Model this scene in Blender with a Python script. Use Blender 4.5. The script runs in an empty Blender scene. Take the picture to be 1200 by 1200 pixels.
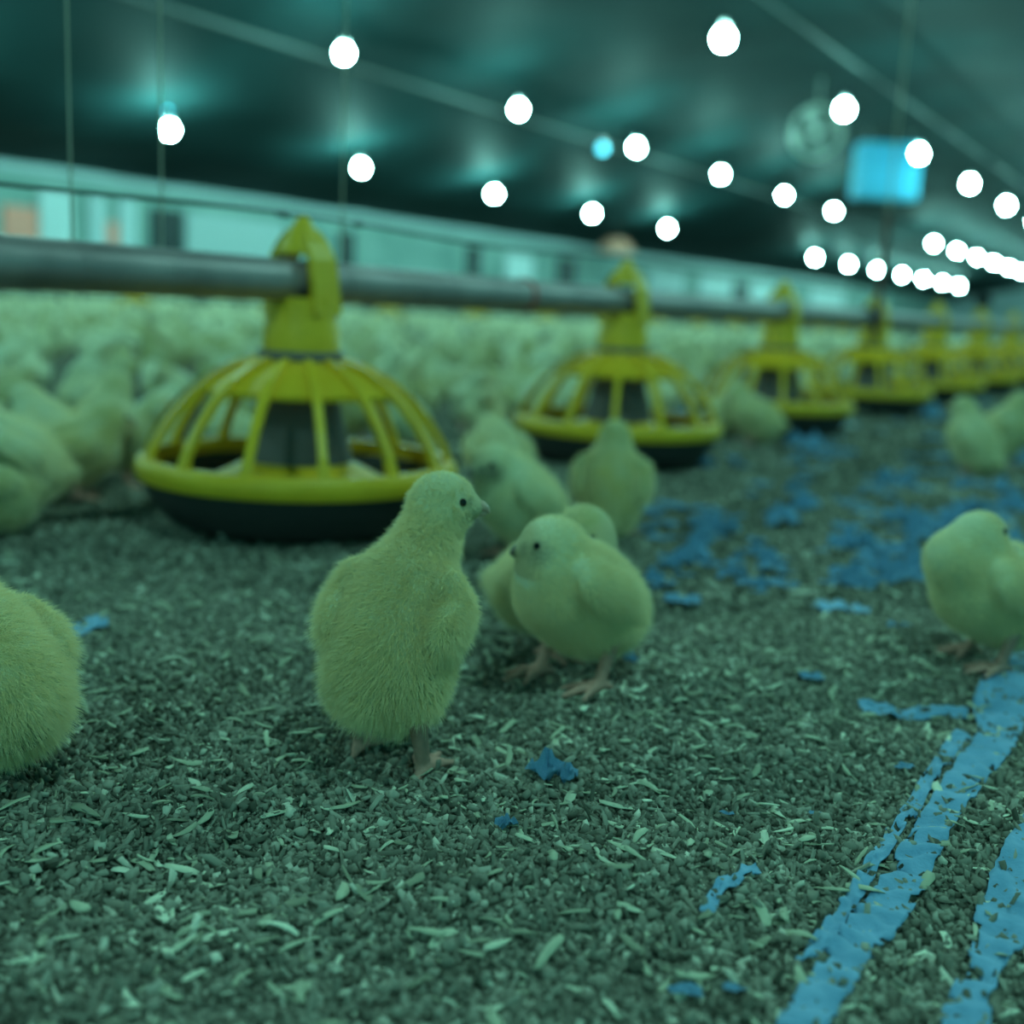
import bpy, bmesh, math, random
import numpy as np
from mathutils import Vector, Matrix, noise

random.seed(11)
rng = np.random.default_rng(11)
S = bpy.context.scene
C = S.collection

# ------------------------------------------------------------------ camera
EYE = 0.232            # a phone held just above the litter
F = 1300.0             # focal length for a 1200 px frame
VX, VY, SL = 1450.0, 400.0, 0.049   # where the long axis of the shed vanishes, and the tilt of the horizon
yc = Vector((VX - 600, 600 - VY, -F)).normalized()
hc = Vector((VX - 1000 - 600, 600 - (VY - 1000 * SL), -F)).normalized()
up = yc.cross(hc).normalized()
if up.y < 0: up = -up
xc = yc.cross(up).normalized()
R = Matrix((xc, yc, up))        # rows: world axes seen from the camera; maps camera vectors to world ones
cam = bpy.data.cameras.new('camera')
co = bpy.data.objects.new('camera', cam)
C.objects.link(co)
co.matrix_world = Matrix.Translation((0, 0, EYE)) @ R.to_4x4()
cam.sensor_width = 36
cam.lens = 36 * F / 1200
cam.clip_start = 0.01
cam.clip_end = 400
cam.dof.use_dof = True
cam.dof.focus_distance = 0.50
cam.dof.aperture_fstop = 4.4
S.camera = co

# ------------------------------------------------------------------ world, exposure
w = bpy.data.worlds.new('world')
S.world = w
w.use_nodes = True
w.node_tree.nodes['Background'].inputs[0].default_value = (0.035, 0.62, 0.55, 1)
w.node_tree.nodes['Background'].inputs[1].default_value = 0.62
S.view_settings.view_transform = 'Standard'
S.view_settings.look = 'None'
S.view_settings.gamma = 1
S.view_settings.exposure = 0
S.cycles.use_denoising = True
LAMP_COL = (0.32, 0.92, 0.79)
LAMP_POWER = 660.0

# ------------------------------------------------------------------ placing helpers
def ray(px, py):
    return (R @ Vector((px - 600, 600 - py, -F))).normalized()
def at_z(px, py, z=0.0):
    d = ray(px, py); t = (z - EYE) / d.z
    return Vector((0, 0, EYE)) + d * t
def at_x(px, py, x):
    d = ray(px, py); t = x / d.x
    return Vector((0, 0, EYE)) + d * t
VIEW = R @ Vector((0, 0, -1))
RIGHT = R @ Vector((1, 0, 0)); RIGHT.z = 0; RIGHT.normalize()
AWAY = Vector((VIEW.x, VIEW.y, 0)).normalized()
YAW_R = math.atan2(RIGHT.y, RIGHT.x)       # heading that points to the right of the picture

# ------------------------------------------------------------------ materials
def mat(name, col, rough=0.7, spec=0.3, metal=0.0, noise_scale=None, col2=None, bump=0.0, bscale=200.0, coords='Object', emit=None, estr=0.0):
    m = bpy.data.materials.new(name); m.use_nodes = True
    nt = m.node_tree; b = nt.nodes['Principled BSDF']
    b.inputs['Base Color'].default_value = (*col, 1)
    b.inputs['Roughness'].default_value = rough
    b.inputs['Specular IOR Level'].default_value = spec
    b.inputs['Metallic'].default_value = metal
    tc = nt.nodes.new('ShaderNodeTexCoord')
    if noise_scale:
        n = nt.nodes.new('ShaderNodeTexNoise'); n.inputs['Scale'].default_value = noise_scale; n.inputs['Detail'].default_value = 5
        nt.links.new(tc.outputs[coords], n.inputs['Vector'])
        r = nt.nodes.new('ShaderNodeValToRGB'); r.color_ramp.elements[0].position = 0.35; r.color_ramp.elements[1].position = 0.65
        r.color_ramp.elements[0].color = (*col, 1); r.color_ramp.elements[1].color = (*(col2 or col), 1)
        nt.links.new(n.outputs['Fac'], r.inputs['Fac']); nt.links.new(r.outputs['Color'], b.inputs['Base Color'])
    if bump:
        n2 = nt.nodes.new('ShaderNodeTexNoise'); n2.inputs['Scale'].default_value = bscale; n2.inputs['Detail'].default_value = 4
        nt.links.new(tc.outputs[coords], n2.inputs['Vector'])
        bp = nt.nodes.new('ShaderNodeBump'); bp.inputs['Strength'].default_value = bump; bp.inputs['Distance'].default_value = 0.003
        nt.links.new(n2.outputs['Fac'], bp.inputs['Height']); nt.links.new(bp.outputs['Normal'], b.inputs['Normal'])
    if emit:
        b.inputs['Emission Color'].default_value = (*emit, 1); b.inputs['Emission Strength'].default_value = estr
    return m

def attr_mat(name, attr, stops, rough=0.85, spec=0.15):
    m = bpy.data.materials.new(name); m.use_nodes = True
    nt = m.node_tree; b = nt.nodes['Principled BSDF']
    b.inputs['Roughness'].default_value = rough; b.inputs['Specular IOR Level'].default_value = spec
    a = nt.nodes.new('ShaderNodeAttribute'); a.attribute_name = attr
    r = nt.nodes.new('ShaderNodeValToRGB'); e = r.color_ramp.elements
    while len(e) < len(stops): e.new(0.5)
    for k, (p, c) in enumerate(stops): e[k].position = p; e[k].color = (*c, 1)
    nt.links.new(a.outputs['Fac'], r.inputs['Fac']); nt.links.new(r.outputs['Color'], b.inputs['Base Color'])
    return m

M = {}
M['litter'] = mat('litter_floor', (0.10, 0.105, 0.085), 0.95, 0.1, noise_scale=160, col2=(0.22, 0.21, 0.165), bump=0.9, bscale=170)
M['crumb'] = attr_mat('litter_crumbs', 'tone', [(0, (0.09, 0.085, 0.065)), (0.5, (0.28, 0.26, 0.21)), (0.85, (0.44, 0.41, 0.34)), (1, (0.75, 0.70, 0.58))])
M['chip'] = attr_mat('wood_shaving', 'tone', [(0, (0.30, 0.29, 0.21)), (0.6, (0.55, 0.54, 0.40)), (1, (0.85, 0.82, 0.66))], 0.7)
M['paper'] = mat('blue_paper', (0.15, 0.33, 0.54), 0.65, 0.3, noise_scale=60, col2=(0.22, 0.42, 0.66), bump=0.6, bscale=110)
M['yellow'] = mat('yellow_plastic', (0.78, 0.43, 0.020), 0.45, 0.35, noise_scale=20, col2=(0.86, 0.50, 0.028))
M['dark'] = mat('dark_pan_plastic', (0.05, 0.045, 0.045), 0.55, 0.3)
M['drum'] = mat('grey_drum_plastic', (0.20, 0.15, 0.15), 0.6, 0.3)
M['pipe'] = mat('galvanised_pipe', (0.42, 0.31, 0.32), 0.45, 0.5, 0.35, noise_scale=18, col2=(0.30, 0.22, 0.23), bump=0.2, bscale=60)
M['red'] = mat('red_band', (0.50, 0.10, 0.08), 0.6)
M['black'] = mat('black_rubber', (0.012, 0.012, 0.012), 0.6)
M['cord'] = mat('grey_cord', (0.42, 0.36, 0.30), 0.8)
M['feed'] = mat('brown_feed', (0.35, 0.20, 0.08), 0.9, 0.1, noise_scale=300, col2=(0.5, 0.32, 0.14), bump=0.6)
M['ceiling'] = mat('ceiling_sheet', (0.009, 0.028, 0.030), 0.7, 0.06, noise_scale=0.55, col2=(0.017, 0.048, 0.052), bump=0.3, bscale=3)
M['wall'] = mat('wall_sheet', (0.20, 0.32, 0.30), 0.6, 0.3, noise_scale=1.2, col2=(0.32, 0.44, 0.42))
M['trim'] = mat('pale_eave', (0.46, 0.55, 0.58), 0.5, 0.3)
M['pale'] = mat('pale_curtain', (0.72, 0.80, 0.84), 0.6, 0.3)
M['pink'] = mat('pink_brown_board', (0.95, 0.34, 0.27), 0.7, 0.2)
M['navy'] = mat('dark_opening', (0.02, 0.03, 0.035), 0.5, 0.3)
M['blue'] = mat('blue_panel', (0.10, 0.55, 0.85), 0.5, 0.3)
M['orange'] = mat('orange_heater', (1.0, 0.42, 0.30), 0.5, 0.3)
M['metal'] = mat('pale_metal', (0.45, 0.48, 0.44), 0.45, 0.5, 0.4)
M['conduit'] = mat('dull_conduit', (0.13, 0.15, 0.15), 0.6, 0.2)
M['bulb'] = mat('lit_bulb', (0.9, 0.9, 0.9), 0.4, 0.2, emit=LAMP_COL, estr=LAMP_POWER)
M['bulb_dim'] = mat('dim_blue_bulb', (0.3, 0.6, 0.8), 0.4, 0.2, emit=(0.06, 0.75, 1.0), estr=3.2)
M['white'] = mat('white_plastic', (0.8, 0.8, 0.8), 0.5)
M['eye'] = mat('dark_eye', (0.006, 0.005, 0.005), 0.12, 0.6)
M['beak'] = mat('horn_beak', (0.62, 0.42, 0.30), 0.45, 0.35, noise_scale=200, col2=(0.5, 0.32, 0.24))
M['beak_dark'] = mat('dusky_beak', (0.22, 0.17, 0.14), 0.5, 0.3)

def down_body_mat():
    m = bpy.data.materials.new('chick_down_and_skin'); m.use_nodes = True
    nt = m.node_tree; b = nt.nodes['Principled BSDF']; L = nt.links.new
    b.inputs['Roughness'].default_value = 0.85; b.inputs['Specular IOR Level'].default_value = 0.1
    tc = nt.nodes.new('ShaderNodeTexCoord')
    n = nt.nodes.new('ShaderNodeTexNoise'); n.inputs['Scale'].default_value = 38; n.inputs['Detail'].default_value = 4
    L(tc.outputs['Object'], n.inputs['Vector'])
    r = nt.nodes.new('ShaderNodeValToRGB')
    r.color_ramp.elements[0].position = 0.36; r.color_ramp.elements[1].position = 0.64
    r.color_ramp.elements[0].color = (0.80, 0.68, 0.36, 1); r.color_ramp.elements[1].color = (0.86, 0.80, 0.55, 1)
    L(n.outputs['Fac'], r.inputs['Fac'])
    def mixin(src, attr, col):
        a = nt.nodes.new('ShaderNodeAttribute'); a.attribute_name = attr
        x = nt.nodes.new('ShaderNodeMix'); x.data_type = 'RGBA'
        L(a.outputs['Fac'], x.inputs['Factor']); L(src, x.inputs['A']); x.inputs['B'].default_value = (*col, 1)
        return x.outputs['Result']
    oi = nt.nodes.new('ShaderNodeObjectInfo'); hv = nt.nodes.new('ShaderNodeHueSaturation'); mr = nt.nodes.new('ShaderNodeMapRange'); ms = nt.nodes.new('ShaderNodeMapRange')
    mr.inputs['To Min'].default_value = 0.62; mr.inputs['To Max'].default_value = 1.0
    ms.inputs['To Min'].default_value = 1.25; ms.inputs['To Max'].default_value = 0.7
    L(oi.outputs['Random'], mr.inputs['Value']); L(oi.outputs['Random'], ms.inputs['Value'])
    L(mr.outputs['Result'], hv.inputs['Value']); L(ms.outputs['Result'], hv.inputs['Saturation']); L(r.outputs['Color'], hv.inputs['Color'])
    o = mixin(hv.outputs['Color'], 'face', (0.62, 0.50, 0.30))
    o = mixin(o, 'dusk', (0.15, 0.15, 0.11))
    o = mixin(o, 'vent', (0.36, 0.32, 0.20))
    o = mixin(o, 'legs', (0.60, 0.30, 0.24))
    L(o, b.inputs['Base Color'])
    n2 = nt.nodes.new('ShaderNodeTexNoise'); n2.inputs['Scale'].default_value = 420; n2.inputs['Detail'].default_value = 3
    L(tc.outputs['Object'], n2.inputs['Vector'])
    bp = nt.nodes.new('ShaderNodeBump'); bp.inputs['Strength'].default_value = 0.5; bp.inputs['Distance'].default_value = 0.002
    L(n2.outputs['Fac'], bp.inputs['Height']); L(bp.outputs['Normal'], b.inputs['Normal'])
    return m
M['body'] = down_body_mat()
def hair_mat():
    m = bpy.data.materials.new('chick_fluff'); m.use_nodes = True
    nt = m.node_tree; L = nt.links.new
    for n in list(nt.nodes):
        if n.type == 'BSDF_PRINCIPLED': nt.nodes.remove(n)
    out = [n for n in nt.nodes if n.type == 'OUTPUT_MATERIAL'][0]
    d = nt.nodes.new('ShaderNodeBsdfDiffuse'); t = nt.nodes.new('ShaderNodeBsdfTranslucent'); x = nt.nodes.new('ShaderNodeMixShader')
    hi = nt.nodes.new('ShaderNodeHairInfo'); r = nt.nodes.new('ShaderNodeValToRGB')
    r.color_ramp.elements[0].color = (0.90, 0.74, 0.42, 1); r.color_ramp.elements[1].color = (0.97, 0.88, 0.64, 1)
    L(hi.outputs['Random'], r.inputs['Fac']); L(r.outputs['Color'], d.inputs['Color']); L(r.outputs['Color'], t.inputs['Color'])
    x.inputs[0].default_value = 0.35
    L(d.outputs[0], x.inputs[1]); L(t.outputs[0], x.inputs[2]); L(x.outputs[0], out.inputs['Surface'])
    return m
M['fluff'] = hair_mat()

# ------------------------------------------------------------------ mesh helpers
def obj(name, verts, faces, m, parent=None, smooth=True, loc=None):
    me = bpy.data.meshes.new(name)
    me.from_pydata([tuple(v) for v in verts], [], faces); me.update()
    if smooth: me.shade_smooth()
    me.materials.append(m)
    o = bpy.data.objects.new(name, me); C.objects.link(o)
    if parent: o.parent = parent
    if loc: o.location = loc
    return o
def obj_bm(name, bm, m, parent=None, smooth=False):
    me = bpy.data.meshes.new(name)
    bmesh.ops.recalc_face_normals(bm, faces=bm.faces)
    bm.to_mesh(me); bm.free()
    if smooth:
        me.shade_smooth(); me.set_sharp_from_angle(angle=math.radians(38))
    me.materials.append(m)
    o = bpy.data.objects.new(name, me); C.objects.link(o)
    if parent: o.parent = parent
    return o
def tag(o, label=None, cat=None, group=None, kind=None):
    if label: o['label'] = label
    if cat: o['category'] = cat
    if group: o['group'] = group
    if kind: o['kind'] = kind
    return o
def empty(name, loc, label, cat, group=None, rz=0.0):
    o = bpy.data.objects.new(name, None); C.objects.link(o)
    o.empty_display_size = 0.05
    o.location = loc; o.rotation_euler = (0, 0, rz)
    return tag(o, label, cat, group)
def dup(root, loc, rz=None, label=None, group=None, scale=None):
    r = root.copy(); C.objects.link(r); r.location = loc
    if rz is not None: r.rotation_euler = (0, 0, rz)
    if scale: r.scale = (scale,) * 3
    if label: r['label'] = label
    if group: r['group'] = group
    for ch in list(root.children):
        c = ch.copy(); C.objects.link(c); c.parent = r
        for g in ch.children:
            d = g.copy(); C.objects.link(d); d.parent = c
    return r
def add_box(bm, lo, hi):
    r = bmesh.ops.create_cube(bm, size=1)
    for v in r['verts']:
        v.co = Vector([lo[k] + (v.co[k] + 0.5) * (hi[k] - lo[k]) for k in range(3)])
def add_lathe(bm, prof, n=40, closed=True):
    rings = []
    for r, z in prof:
        rings.append([bm.verts.new((r * math.cos(2 * math.pi * k / n), r * math.sin(2 * math.pi * k / n), z)) for k in range(n)])
    m = len(rings)
    for i in range(m if closed else m - 1):
        a, b = rings[i], rings[(i + 1) % m]
        for k in range(n):
            bm.faces.new((a[k], a[(k + 1) % n], b[(k + 1) % n], b[k]))
    if not closed:
        bm.faces.new(rings[0][::-1]); bm.faces.new(rings[-1])
def add_tube(bm, pts, rad, n=10, cap=True):
    pts = [Vector(p) for p in pts]; rings = []
    rad = rad if isinstance(rad, (list, tuple)) else [rad] * len(pts)
    for i, p in enumerate(pts):
        t = (pts[min(i + 1, len(pts) - 1)] - pts[max(i - 1, 0)]).normalized()
        a = t.orthogonal().normalized() if i == 0 else (a - t * a.dot(t)).normalized()
        b = t.cross(a)
        rings.append([bm.verts.new(p + (a * math.cos(2 * math.pi * k / n) + b * math.sin(2 * math.pi * k / n)) * rad[i]) for k in range(n)])
    for i in range(len(rings) - 1):
        for k in range(n):
            bm.faces.new((rings[i][k], rings[i][(k + 1) % n], rings[i + 1][(k + 1) % n], rings[i + 1][k]))
    if cap:
        bm.faces.new(rings[0][::-1]); bm.faces.new(rings[-1])
def add_strip(bm, pts, wid, thick, side):
    """a flat bar swept along pts; side = unit vector across it"""
    pts = [Vector(p) for p in pts]; side = Vector(side).normalized(); rings = []
    for i, p in enumerate(pts):
        t = (pts[min(i + 1, len(pts) - 1)] - pts[max(i - 1, 0)]).normalized()
        nrm = t.cross(side).normalized()
        w_ = wid[i] if isinstance(wid, (list, tuple)) else wid
        rings.append([bm.verts.new(p + side * sx * w_ / 2 + nrm * sy * thick / 2) for sx, sy in ((-1, -1), (1, -1), (1, 1), (-1, 1))])
    for i in range(len(rings) - 1):
        for k in range(4):
            bm.faces.new((rings[i][k], rings[i][(k + 1) % 4], rings[i + 1][(k + 1) % 4], rings[i + 1][k]))
    bm.faces.new(rings[0][::-1]); bm.faces.new(rings[-1])

def gh(x, y):
    """height of the trodden litter"""
    d = math.hypot(x, y)
    a = 0.0035 if d < 4 else 0.0035 * max(0.0, 1 - (d - 4) / 4)
    return a * (math.sin(x * 21 + 1.3 * math.sin(y * 13)) + math.sin(y * 27 + x * 9) * 0.6 + math.sin(x * 47 - y * 39) * 0.35)

# ------------------------------------------------------------------ the shed
WX = -12.5
YB, YF = -6.0, 60.0
def axis(lo, hi, dense, n_far):
    a = [lo + (dense[0] - lo) * (1 - (1 - k / n_far) ** 2) for k in range(n_far)] if lo < dense[0] else []
    m = int((dense[1] - dense[0]) / dense[2])
    b = [dense[0] + (dense[1] - dense[0]) * k / m for k in range(m + 1)]
    c = [dense[1] + (hi - dense[1]) * (k / n_far) ** 2 for k in range(1, n_far + 1)]
    return a + b + c
xs = axis(WX - 0.3, 6.0, (-2.2, 0.8, 0.02), 18)
ys = axis(YB, YF, (-0.2, 3.2, 0.02), 22)
verts = [(x, y, gh(x, y)) for y in ys for x in xs]
nx = len(xs)
faces = [(j * nx + i, j * nx + i + 1, (j + 1) * nx + i + 1, (j + 1) * nx + i) for j in range(len(ys) - 1) for i in range(nx - 1)]
fl = obj('floor', verts, faces, M['litter']); tag(fl, 'trodden grey green litter floor of the chick shed', kind='structure')

prof = [(WX - 0.15, 1.56), (-10.9, 1.86), (-9.4, 2.20), (-8.2, 2.75), (-6.9, 3.20), (-3.5, 3.35), (0.0, 3.4), (6.0, 3.3)]
cv, cf = [], []
yy = [YB + (YF - YB) * k / 60 for k in range(61)]
for j, y in enumerate(yy):
    for i, (x, z) in enumerate(prof):
        cv.append((x, y, z + 0.035 * math.sin(y * 2.1 + i) * (0 < i < 7)))
np_ = len(prof)
for j in range(60):
    for i in range(np_ - 1):
        cf.append((j * np_ + i, (j + 1) * np_ + i, (j + 1) * np_ + i + 1, j * np_ + i + 1))
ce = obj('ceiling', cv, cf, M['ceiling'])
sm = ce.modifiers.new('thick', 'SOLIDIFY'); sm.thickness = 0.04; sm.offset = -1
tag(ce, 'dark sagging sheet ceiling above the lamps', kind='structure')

bm = bmesh.new(); add_box(bm, (WX - 0.15, YB, -0.1), (WX, YF, 1.60)); tag(obj_bm('wall_left', bm, M['wall']), 'teal side wall behind the flock', kind='structure')
bm = bmesh.new(); add_box(bm, (WX - 0.15, YF, -0.1), (6.0, YF + 0.15, 3.5)); tag(obj_bm('wall_back', bm, M['trim']), 'far end wall of the shed', kind='structure')
bm = bmesh.new(); add_box(bm, (WX + 0.005, YB, 1.50), (WX + 0.16, 42.0, 1.70)); tag(obj_bm('trim_1', bm, M['trim']), 'pale eave board along the side wall', kind='structure')
bm = bmesh.new(); add_box(bm, (WX + 0.005, YB, -0.02), (WX + 0.06, YF, 0.16)); tag(obj_bm('baseboard_left', bm, M['navy']), 'dark kerb at the foot of the side wall', kind='structure')

# panels, curtains and openings on the side wall: left edge, right edge, top, bottom in the photo, material
wall_bits = [
    ('wall_board', 'brownish pink board on the wall, nearest the left edge', 'board', 4, 44, 1.12, 'pink'),
    ('curtain_panel', 'broad pale curtain strip right of the pink brown board', 'curtain', 46, 84, 1.36, 'pale'),
    ('curtain_panel', 'narrow pale curtain strip left of the small pink board', 'curtain', 103, 122, 1.36, 'pale'),
    ('wall_board', 'small narrow pink board between two pale curtain strips', 'board', 124, 137, 1.05, 'pink'),
    ('curtain_panel', 'pale curtain strip beside the dark opening', 'curtain', 138, 158, 1.36, 'pale'),
    ('wall_opening', 'dark square opening in the side wall left of the big feeder', 'opening', 176, 212, 1.30, 'navy'),
    ('curtain_panel', 'wide pale curtain between the dark opening and the nearest feeder top', 'curtain', 216, 330, 1.30, 'wall'),
    ('wall_opening', 'narrow dark opening in the wall right of the nearest feeder', 'opening', 396, 412, 1.30, 'navy'),
    ('wall_opening', 'dark opening in the wall before the pale slanting curtain', 'opening', 545, 560, 1.32, 'navy'),
    ('curtain_panel', 'pale curtain behind the red band of the pipe', 'curtain', 590, 622, 1.25, 'pale'),
    ('wall_opening', 'dark opening in the wall just left of the second feeder', 'opening', 652, 672, 1.30, 'navy'),
    ('curtain_panel', 'bright blue white curtain just right of the second feeder top', 'curtain', 758, 800, 1.25, 'pale'),
    ('curtain_panel', 'pale curtain midway between the second and third feeder tops', 'curtain', 818, 858, 1.28, 'pale'),
    ('wall_opening', 'small dark opening midway between the second and third feeder tops', 'opening', 860, 876, 1.20, 'navy'),
    ('curtain_panel', 'pale curtain close left of the third feeder top', 'curtain', 878, 906, 1.28, 'pale'),
    ('curtain_panel', 'pale far curtain between the third and fourth feeder tops', 'curtain', 950, 990, 1.28, 'pale'),
]
for nm, lab, cat, x0, x1, ztop, mm in wall_bits:
    ya = at_x(x0, 330, WX).y; yb = at_x(x1, 330, WX).y
    zt = ztop; zb = 0.45 if mm != 'navy' else 0.6
    bm = bmesh.new()
    if mm == 'pale' or mm == 'wall':         # a pleated curtain
        n = 24; pts = []
        for k in range(n + 1):
            y = ya + (yb - ya) * k / n
            pts.append((WX + 0.04 + 0.02 * math.sin(k * 1.7), y))
        top = [[bm.verts.new((x + dx, y, z)) for x, y in pts] for z in (zb, zt) for dx in (0, 0.012)]
        a, b, c, d = top
        for k in range(n):
            bm.faces.new((a[k], a[k + 1], c[k + 1], c[k])); bm.faces.new((b[k + 1], b[k], d[k], d[k + 1]))
            bm.faces.new((c[k], c[k + 1], d[k + 1], d[k])); bm.faces.new((a[k + 1], a[k], b[k], b[k + 1]))
        bm.faces.new((a[0], c[0], d[0], b[0])); bm.faces.new((a[n], b[n], d[n], c[n]))
        o = obj_bm(nm, bm, M['pale'] if mm == 'pale' else M['trim'], smooth=True)
    else:
        add_box(bm, (WX + 0.003, ya, zb), (WX + 0.05, yb, zt))
        bmesh.ops.bevel(bm, geom=bm.edges[:], offset=0.008, segments=1)
        o = obj_bm(nm, bm, M[mm])
    tag(o, lab, cat, 'panels along the side wall')

# long conduits under the ceiling
def conduit(x, z, y0, y1, r, label):
    bm = bmesh.new(); add_tube(bm, [(x, y0 + (y1 - y0) * k / 20, z + 0.01 * math.sin(k)) for k in range(21)], r, 8)
    tag(obj_bm('ceiling_pipe', bm, M['conduit'], smooth=True), label, 'pipe')
conduit(-3.46, 2.68, -3, 58, 0.012, 'thin pale conduit that carries the row of brightest lamps overhead')
p = at_x(300, 68, -8.6)
conduit(-8.2, p.z * 0 + EYE + 1.222 * 8.2 * ((400 - 68) / (1450 - 300) - SL), -3, 58, 0.022, 'faint pale pipe slanting across the upper left of the ceiling')

# ------------------------------------------------------------------ lamps
def lamp_proto():
    root = empty('ceiling_lamp', (0, 0, 0), 'x', 'lamp')
    bm = bmesh.new(); add_lathe(bm, [(0.001, -0.062), (0.024, -0.058), (0.045, -0.042), (0.057, -0.012), (0.055, 0.014), (0.040, 0.040), (0.024, 0.055), (0.001, 0.056)], 20, closed=False)
    obj_bm('bulb', bm, M['bulb'], root, True)
    bm = bmesh.new(); add_lathe(bm, [(0.023, 0.05), (0.024, 0.10), (0.012, 0.115), (0.001, 0.116)], 14, closed=False)
    obj_bm('lamp_socket', bm, M['white'], root, True)
    bm = bmesh.new(); add_tube(bm, [(0, 0, 0.11), (0, 0, 0.20)], 0.004, 6)
    obj_bm('lamp_cord', bm, M['black'], root)
    return root
lamp0 = lamp_proto()
first = True
def lamp(x, y, z, label, group, dim=False):
    global first
    if first:
        o = lamp0; o.location = (x, y, z); first = False; o['label'] = label; o['group'] = group
    else:
        o = dup(lamp0, (x, y, z), 0, label, group)
    if dim:
        for ch in o.children:
            if ch.name.startswith('bulb'):
                ch.data = ch.data.copy(); ch.data.materials[0] = M['bulb_dim']
    return o
def row(X, start_px, start_py, n_before, n, skip, lab, grp, nums=None):
    p = at_x(start_px, start_py, X)
    for k in range(-n_before, n):
        if k in skip: continue
        o = lamp(X, p.y + 3.0 * k, p.z, lab(k), grp)
ordw = ['first', 'second', 'third', 'fourth', 'fifth', 'sixth']
row(-3.46, 848, 45, 3, 11, (), lambda k: f'{ordw[k]} bright lamp from the top in the right hand row under the ceiling' if 0 <= k < 6 else 'bright round lamp of the right hand row outside the picture', 'lamps of the right hand row')
row(-7.29, 403, 62, 2, 17, (6, 7), lambda k: f'{ordw[k]} lamp from the left in the middle row under the ceiling' if 0 <= k < 6 else ('far lamp of the middle row beyond its dark gap' if k > 5 else 'lamp of the middle row outside the picture'), 'lamps of the middle row')
row(-9.51, 199, 152, 2, 14, (5, 6), lambda k: f'{ordw[k]} lamp from the left in the low row near the side wall' if 0 <= k < 5 else ('far lamp of the low row beyond its gap, above the third feeder' if k > 6 else 'lamp of the low row outside the picture'), 'lamps of the low row by the wall')
for y in (-3.0, 0.2, 3.4, 6.6, 9.8, 13.0): lamp(0.7, y, 2.45, 'unseen lamp of a row added overhead for fill light', 'added fill lamps overhead')  # extra row added out of view overhead, only to light the floor and chicks
p = at_x(706, 174, -7.7); lamp(p.x, p.y, p.z, 'dim blue lamp close left of the third lamp of the middle row', 'blue lamps', True)
p = at_x(196, 124, -9.9); lamp(p.x, p.y, p.z, 'small dim blue lamp just above the left lamp of the low row', 'blue lamps', True)

# ------------------------------------------------------------------ hanging things under the ceiling
p = at_x(1038, 200, -4.6)      # blue slatted box
root = empty('hanging_heater', p, 'large blue box heater hanging below the ceiling on the right', 'heater')
bm = bmesh.new(); add_box(bm, (-0.42, -0.22, -0.40), (0.42, 0.22, 0.36)); bmesh.ops.bevel(bm, geom=bm.edges[:], offset=0.03, segments=2); obj_bm('housing', bm, M['blue'], root)
bm = bmesh.new()
for k in range(7): add_box(bm, (-0.36, -0.25, -0.32 + k * 0.09), (0.36, -0.215, -0.28 + k * 0.09))
obj_bm('grille', bm, M['blue'], root)
for sx in (-0.3, 0.3):
    bm = bmesh.new(); add_tube(bm, [(sx, 0, 0.34), (sx, 0, 2.95 - p.z)], 0.008, 6); obj_bm('hanger_rod', bm, M['metal'], root)
root.rotation_euler = (0, 0, YAW_R)
p = at_x(957, 155, -4.4)       # round fan
root = empty('ceiling_fan', p, 'round greenish circulation fan hanging left of the blue heater', 'fan', rz=YAW_R)
bm = bmesh.new(); add_lathe(bm, [(0.27, -0.08), (0.30, -0.08), (0.30, 0.08), (0.27, 0.08)], 36)
bmesh.ops.rotate(bm, verts=bm.verts, cent=(0, 0, 0), matrix=Matrix.Rotation(math.pi / 2, 3, 'X')); obj_bm('fan_housing', bm, M['metal'], root, True)
bm = bmesh.new(); add_lathe(bm, [(0.001, -0.05), (0.06, -0.05), (0.06, 0.05), (0.001, 0.05)], 20, closed=False)
bmesh.ops.rotate(bm, verts=bm.verts, cent=(0, 0, 0), matrix=Matrix.Rotation(math.pi / 2, 3, 'X')); obj_bm('fan_hub', bm, M['metal'], root, True)
for k in range(4):
    a = k * math.pi / 2 + 0.4; u = Vector((math.cos(a), 0, math.sin(a)))
    bm = bmesh.new(); add_strip(bm, [u * 0.05, u * 0.16 + Vector((0, 0.01, 0)), u * 0.265 + Vector((0, 0.02, 0))], [0.05, 0.13, 0.12], 0.006, (-u.z, 0.3, u.x)); obj_bm('fan_blade', bm, M['metal'], root)
bm = bmesh.new(); add_tube(bm, [(0, 0, 0.30), (0, 0, 2.95 - p.z)], 0.01, 6); obj_bm('hanger_rod', bm, M['metal'], root)
p = at_x(722, 287, -11.2)      # orange brooder
root = empty('brooder_heater', p, 'reddish orange round brooder heater hanging near the side wall above the second feeder', 'heater')
bm = bmesh.new(); add_lathe(bm, [(0.42, -0.14), (0.40, -0.13), (0.27, 0.05), (0.10, 0.13), (0.001, 0.14), (0.001, 0.12), (0.09, 0.11), (0.26, 0.03)], 32); obj_bm('heater_hood', bm, M['orange'], root, True)
bm = bmesh.new(); add_lathe(bm, [(0.001, -0.12), (0.09, -0.11), (0.09, 0.08), (0.001, 0.09)], 18, closed=False); obj_bm('burner', bm, M['orange'], root, True)
bm = bmesh.new(); add_tube(bm, [(0, 0, 0.13), (0, 0, 1.80 - p.z)], 0.006, 6); obj_bm('hanger_rod', bm, M['metal'], root)

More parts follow.
